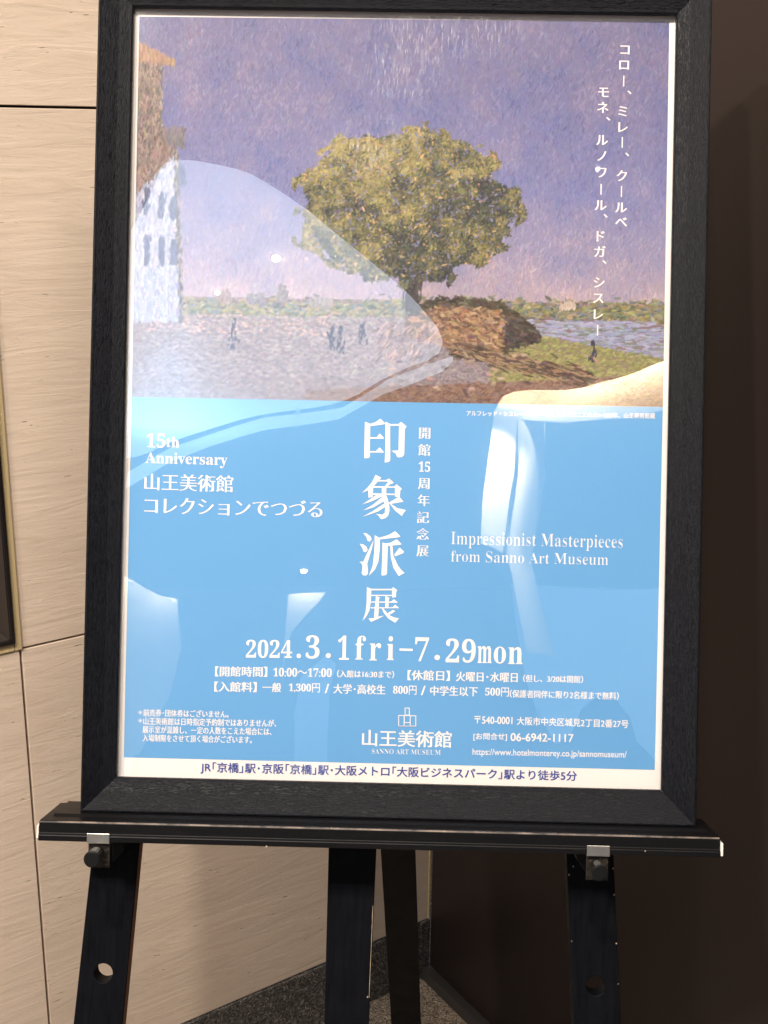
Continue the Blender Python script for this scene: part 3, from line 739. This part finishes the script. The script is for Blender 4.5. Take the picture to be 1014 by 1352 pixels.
# bare-wood inner edge of the left leg
# rear strut: runs from the back of the mast down and away to the floor (world coordinates)
mi = easel.matrix_world.inverted()
def rear():
    c0 = Vector((0.0205, 1.300, 0.602)); c1 = Vector((0.0380, 1.450, 0.2354)); d = (c1 - c0)
    bot = c0 + d * ((c0.z - 0.0) / (c0.z - c1.z)); top = c0 - d * 0.55
    x = Vector((1, 0, 0)); n = d.cross(x).normalized()
    if n.y > 0: n = -n
    V = []
    for c in (top, bot):
        for a, b in ((-0.0203, 0), (0.0203, 0), (0.0203, 0.018), (-0.0203, 0.018)):
            p = c + x * a - n * b
            if c is bot: p.z = 0.0005
            V.append(mi @ p)
    F = [(0, 1, 5, 4), (1, 2, 6, 5), (2, 3, 7, 6), (3, 0, 4, 7), (3, 2, 1, 0), (4, 5, 6, 7)]
    return mesh_obj('rear_leg', V, F, M_EASEL, easel, bevel=0.0009)
rear()
# ledge
prof = [(-0.0245, -0.3956), (0.0440, -0.3956), (0.0462, -0.3962), (0.0470, -0.3975), (0.0470, -0.4066), (0.0478, -0.4074), (0.0490, -0.4078), (0.0495, -0.4086), (0.0495, -0.4128), (0.0488, -0.4136), (-0.0245, -0.4136)]
def extrude_u(prof, u0, u1):
    n = len(prof); V = [(u, v, wv) for u in (u0, u1) for wv, v in prof]
    F = [(i, (i + 1) % n, n + (i + 1) % n, n + i) for i in range(n)] + [tuple(range(n)), tuple(range(n, 2 * n))]
    return V, F
mesh_obj('ledge', *extrude_u(prof, -0.3155, 0.3006), M_LEDGE, easel, bevel=0.0004, offset=EB)
prof2 = [(-0.0245, -0.3956), (0.030, -0.3956), (0.0265, -0.3937), (-0.0245, -0.3937)]
mesh_obj('rest_strip', *extrude_u(prof2, -0.3074, 0.2935), M_LEDGE, easel, bevel=0.0003, offset=EB)
mesh_obj('end_cap', *extrude_u([(0.036, -0.3995), (0.0478, -0.4000), (0.0478, -0.4118), (0.036, -0.4125)], -0.3175, -0.3156), M_CAP, easel, bevel=0.0006, offset=EB)
mesh_obj('end_cap', *extrude_u([(0.036, -0.4000), (0.0490, -0.4005), (0.0490, -0.4122), (0.036, -0.4130)], 0.3007, 0.3030), M_CAP, easel, bevel=0.0006, offset=EB)
def clamp(u0, u1, v0, vp, ku, kv, gus):
    V, F = extrude_u([(0.0496, v0), (0.0508, v0), (0.0508, -0.4145), (0.030, -0.4145), (0.030, -0.4137), (0.0496, -0.4137)], u0, u1)
    b = mesh_obj('clamp_bracket', V, F, M_STEEL, easel, bevel=0.0003, offset=EB)
    V, F = box(u0 + 0.0004, u1 - 0.0006, vp, -0.4146, 0.0440, 0.0460)
    mesh_obj('clamp_plate', V, F, M_BRKT, easel, bevel=0.0004, offset=EB)
    V, F = join(cyl(ku, kv, 0.0461, 0.054, 0.0048), cyl(ku, kv, 0.054, 0.0715, 0.0070, 40, 0.0075, 0.03), cyl(ku, kv, 0.0716, 0.0722, 0.0066, 40))
    k = mesh_obj('knob', V, F, M_KNOB, easel, bevel=0.0003, offset=EB)
    V, F = join(cyl(ku, kv, -0.0249, 0.0439, 0.003, 16))
    mesh_obj('bolt', V, F, M_BRKT, easel, offset=EB)
    # wedge under the ledge
    V, F = prism([gus], -0.0248, 0.004)
    mesh_obj('wedge', V, F, M_KNOB, easel, bevel=0.0005, offset=EB)
clamp(-0.2708, -0.2503, -0.4054, -0.4372, -0.2608, -0.4232, [(-0.2600, -0.4137), (-0.2470, -0.4137), (-0.2478, -0.4329), (-0.2570, -0.4431)])
clamp(0.1806, 0.2012, -0.4050, -0.4372, 0.1894, -0.4236, [(0.1750, -0.4137), (0.1900, -0.4137), (0.1880, -0.4430), (0.1780, -0.4300)])
# paint chips: small scabs of bare wood on the edges
def chips(spots):
    V, F = [], []
    for u, v, wv, r in spots:
        n = 7; k = len(V)
        for i in range(n):
            a = 2 * math.pi * i / n; q = r * R_.uniform(0.6, 1.15); V.append((u + q * math.cos(a), v + q * 1.3 * math.sin(a), wv + 0.00025))
        V.append((u, v, wv + 0.0005)); F += [(k + i, k + (i + 1) % n, k + n) for i in range(n)]
    return V, F
def edge_u(p0, p1, v): k = (v - p0[1]) / (p1[1] - p0[1]); return p0[0] + (p1[0] - p0[0]) * k
sp = [(edge_u(*RRr, v) - 0.0010, v, W1, r) for v, r in ((-0.4455, 0.0009), (-0.4705, 0.0009), (-0.517, 0.0008), (-0.5555, 0.0006))]
sp += [(edge_u(*RL, v) + 0.0016, v, W1, r) for v, r in ((-0.4525, 0.0010), (-0.516, 0.0005))]
sp += [(0.1790, -0.4445, W1, 0.0009), (-0.0155, -0.5745, W1, 0.0009)]
for c_ in sp: mesh_obj('paint_chip', *chips([c_]), M_CHIP, easel, offset=EB)
def sliver(p0, p1, va, vb, wd):   # chipped long edge on the mast
    V = []; n = 22
    for i in range(n + 1):
        v = va + (vb - va) * i / n; e = edge_u(p0, p1, v) - 0.0009; V += [(e - wd * R_.uniform(0.15, 1), v, W1 + 0.0003), (e + 0.0003, v, W1 + 0.0002)]
    return V, [(2 * i, 2 * i + 1, 2 * i + 3, 2 * i + 2) for i in range(n)]
mesh_obj('bare_edge', *sliver((-0.0100, -0.4297), (-0.0137, -0.6004), -0.487, -0.575, 0.00045), M_CHIP, easel, offset=EB)
V = [(edge_u(*LR, v) + dx, v, wv) for v in (-0.415, -1.18) for dx, wv in ((0.00012, -0.027), (0.00012, -0.043))]
mesh_obj('bare_side', V, [(0, 1, 3, 2)], M_RAW, easel, offset=EB)
for c_ in [(-0.108, -0.4136, 0.0496, 0.0009), (0.185, -0.4083, 0.0494, 0.0012), (0.233, -0.4090, 0.0496, 0.0007), (-0.05, -0.3965, 0.0464, 0.0007)]: mesh_obj('paint_chip', *chips([c_]), M_CHIP, easel, offset=EB)
mesh_obj('worn_edge', *extrude_u([(0.0458, -0.39595), (0.0466, -0.3962), (0.0472, -0.3971), (0.0464, -0.3969)], -0.3148, 0.2998), M_WORN, easel, offset=EB)

# ------------------------------------------------------------------ the lobby behind the camera, seen only as reflections in the glazing
arc = [(-0.997, -1.996), (-0.713, -2.074), (-0.608, -2.183), (-0.472, -2.349), (-0.36, -2.563), (-0.187, -2.893), (-0.034, -3.191), (0.18, -3.789), (-0.162, -4.039), (-0.46, -4.473), (-0.903, -4.67), (-1.266, -4.938), (-1.559, -5.183), (-1.909, -5.591), (-2.142, -5.408), (-1.95, -4.3), (-1.601, -3.25), (-1.197, -2.444), (-1.076, -2.213)]
def smooth_loop(P, n=2):
    for _ in range(n):
        Q = []
        for i in range(len(P)):
            a, b = P[i], P[(i + 1) % len(P)]
            Q += [(a[0] * .75 + b[0] * .25, a[1] * .75 + b[1] * .25), (a[0] * .25 + b[0] * .75, a[1] * .25 + b[1] * .75)]
        P = Q
    return P
V, F = prism([smooth_loop(arc)], 3.488, 3.4995)
lum = mesh_obj('ceiling_light', V, F, M_SKYLT)
tag(lum, 'large pale blue curved luminous ceiling panel mirrored in the poster glass', 'ceiling light')
rim = [(0.17, -3.86), (-0.166, -4.13), (-0.471, -4.57), (-0.923, -4.77), (-1.303, -5.08), (-1.612, -5.35), (-1.984, -5.82)]
rim2 = [(0.12, -3.98), (-0.20, -4.27), (-0.50, -4.71), (-0.94, -4.92), (-1.34, -5.24), (-1.66, -5.55), (-2.04, -6.05)]
V, F = prism([rim + rim2[::-1]], 3.47, 3.4995)
tag(mesh_obj('cove_light', V, F, M_RIM), 'slim curved cove light beside the luminous ceiling panel', 'ceiling light')
def downlight(x, y, r, label):
    o = empty('downlight', Matrix.Translation((x, y, 3.4995)))
    V, F = cyl(0, 0, -0.012, 0, r * 1.4, 24); mesh_obj('trim_ring', V, F, M_CAP, o)
    V = [(0, 0, -0.0125 - r)]; F = []
    for i in range(1, 6):
        e = math.pi / 2 * i / 5; V += [(r * math.sin(e) * math.cos(2 * math.pi * k / 16), r * math.sin(e) * math.sin(2 * math.pi * k / 16), -0.0125 - r * math.cos(e)) for k in range(16)]
    F = [(0, 1 + k, 1 + (k + 1) % 16) for k in range(16)] + [(1 + 16 * i + k, 1 + 16 * (i + 1) + k, 1 + 16 * (i + 1) + (k + 1) % 16, 1 + 16 * i + (k + 1) % 16) for i in range(4) for k in range(16)]
    mesh_obj('lens', V, F, M_BULB, o, smooth=True)
    tag(o, label, 'ceiling light', 'small downlights in the lobby ceiling')
downlight(-0.643, -2.79, 0.022, 'downlight mirrored as the bright spot left of the painted tree')
downlight(-0.95, -3.124, 0.014, 'downlight mirrored as the fainter spot near the painted horizon')
downlight(-0.986, -8.338, 0.030, 'farthest downlight, mirrored low in the blue field')
downlight(0.685, -2.069, 0.008, 'tiny downlight mirrored among the names on the sky')
# unseen stand-in panels shaped to give the cream reflections, each lit by added spots
def cream_panel(name, outline, Y, label, curve=0.0, th=0.01):
    V, F = prism([outline], 0, th, lambda x, z, d: (x, Y - d - curve * (x - outline[0][0]) ** 2, z))
    return tag(mesh_obj(name, V, F, M_CREAM), label, 'reflection panel', 'cream stand-in panels behind the camera')
cream_panel('reflection_panel', [(1.30, 2.90), (1.30, 3.14), (1.101, 3.071), (0.96, 3.01), (0.829, 2.972), (0.74, 2.943), (0.648, 2.93), (0.5, 2.932), (0.43, 2.925), (0.385, 2.905), (0.362, 2.87), (0.352, 2.82), (0.46, 2.80), (0.66, 2.78), (0.95, 2.80)], -3.0, 'wide cream stand-in panel, added for the reflection under the painted river')
cream_panel('reflection_panel', [(0.349, 2.84), (0.447, 2.84), (0.43, 2.55), (0.375, 2.19), (0.325, 2.215), (0.283, 2.225), (0.300, 2.45)], -2.98, 'cream stand-in panel, added for the bright reflection left of the English title')
V = []; F = []
nz_, nx_ = 12, 10
for i in range(nz_ + 1):
    z = 2.84 - 1.1 * i / nz_
    xl = 0.449 if z > 2.55 else 0.449 - 0.06 * (2.55 - z) / 0.36 if z > 2.19 else 0.40 + 0.07 * (2.19 - z) / 0.45
    for k in range(nx_ + 1):
        q = k / nx_; V.append((xl + 0.13 * math.sin(q * math.pi / 2), -3.0 - 0.16 * (1 - math.cos(q * math.pi / 2)), z))
for i in range(nz_):
    for k in range(nx_):
        a = i * (nx_ + 1) + k; F.append((a, a + 1, a + nx_ + 2, a + nx_ + 1))
tag(mesh_obj('reflection_panel', V, F, M_CREAM, smooth=True), 'rounded cream stand-in panel, added for the dim reflection behind the bright one', 'reflection panel', 'cream stand-in panels behind the camera')
cream_panel('reflection_panel', [(-1.45, 2.12), (-1.30, 2.085), (-1.226, 2.056), (-1.16, 2.015), (-1.102, 1.987), (-1.025, 1.971), (-1.0, 1.75), (-1.04, 1.55), (-1.15, 1.3), (-1.45, 1.3)], -3.0, 'cream stand-in panel, added for the reflection at the lower left of the blue field')
cream_panel('reflection_panel', [(-0.532, 1.981), (-0.383, 1.993), (-0.41, 1.95), (-0.45, 1.90), (-0.515, 1.813), (-0.545, 1.70), (-0.55, 1.62)], -3.0, 'small cream stand-in panel, added for the reflection below the middle of the blue field')
M_PALE = NT('pale curtain', (0.55, 0.66, 0.80), 0.8).m
def haze_panel(outline, label):  # unseen stand-in panels, outlined to add pale zones to the glazing
    V, F = prism([outline], 0, 0.02, lambda x, z, d: (x, -8.5 - d, z)); tag(mesh_obj('haze_panel', V, F, M_PALE), label, 'haze_panel', 'pale stand-in panels across the far side of the lobby')
haze_panel([(-3.2, 3.45), (-2.56, 3.34), (-2.18, 3.07), (-2.20, 2.75), (-2.30, 2.45), (-2.42, 2.15), (-2.50, 1.0), (-3.2, 1.0)], 'pale stand-in panel, added for a reflected pale zone at the left')
haze_panel([(-0.80, 2.80), (-0.72, 2.72), (-0.74, 2.45), (-0.70, 0.8), (-1.0, 0.8), (-1.04, 2.3), (-1.0, 2.62)], 'narrow pale stand-in panel, added for a reflected pale strip in the middle')
haze_panel([(0.80, 3.45), (0.84, 3.0), (0.90, 2.62), (1.02, 2.30), (1.16, 2.06), (1.28, 2.14), (1.36, 2.34), (1.50, 2.44), (1.66, 2.42), (1.78, 2.28), (1.82, 2.08), (2.0, 1.9), (2.2, 1.2), (3.8, 1.2), (3.8, 3.45)], 'wide pale stand-in panel, added for a reflected pale zone at the right')
def wash(loc, target, power, size=0.02, spot=80, color=(1, 0.9, 0.72)):  # added spots without fittings, to brighten what the glazing mirrors
    l = bpy.data.lights.new('added_wash_lamp', 'SPOT'); l.energy = power; l.color = color; l.spot_size = math.radians(spot); l.spot_blend = 0.9; l.shadow_soft_size = size
    o = bpy.data.objects.new('added_wash_lamp', l); COL.objects.link(o); o.location = loc
    o.rotation_euler = (Vector(target) - Vector(loc)).to_track_quat('-Z', 'Y').to_euler()
def panel_top(x): return 2.93 + (0 if x < 0.65 else (x - 0.65) * 0.235 if x < 0.83 else 0.042 + (x - 0.83) * 0.365)
for k in range(13):                                    # a row of added spots, fading the wide cream panel downwards
    x = 0.39 + 0.073 * k
    wash((x, -2.945, panel_top(x) + 0.072), (x, -3.0, panel_top(x) - 0.03), 9, 0.004, 130)
wash((0.20, -2.72, 2.9), (0.36, -3.0, 2.48), 210, 0.01, 58)
for x, z in ((-1.38, 2.10), (-1.2, 2.05), (-1.05, 1.98)): wash((x, -2.93, z + 0.10), (x, -3.0, z - 0.04), 5.5, 0.004, 120)
wash((-0.46, -2.93, 2.08), (-0.46, -3.0, 1.95), 8, 0.004, 120)
wash((-1.55, -4.9, 2.95), (-1.55, -4.6, 3.49), 95, 0.01, 150, (0.35, 0.66, 1.0))  # added blue spot, brightens one end of the luminous ceiling panel
wash((2.2, -6.4, 3.0), (1.9, -8.5, 2.4), 130, 0.05, 120, (0.75, 0.88, 1.0))  # this and the next: added spots that lift the pale panels
wash((-1.6, -6.4, 3.0), (-1.8, -8.5, 2.2), 110, 0.05, 120, (0.75, 0.88, 1.0))
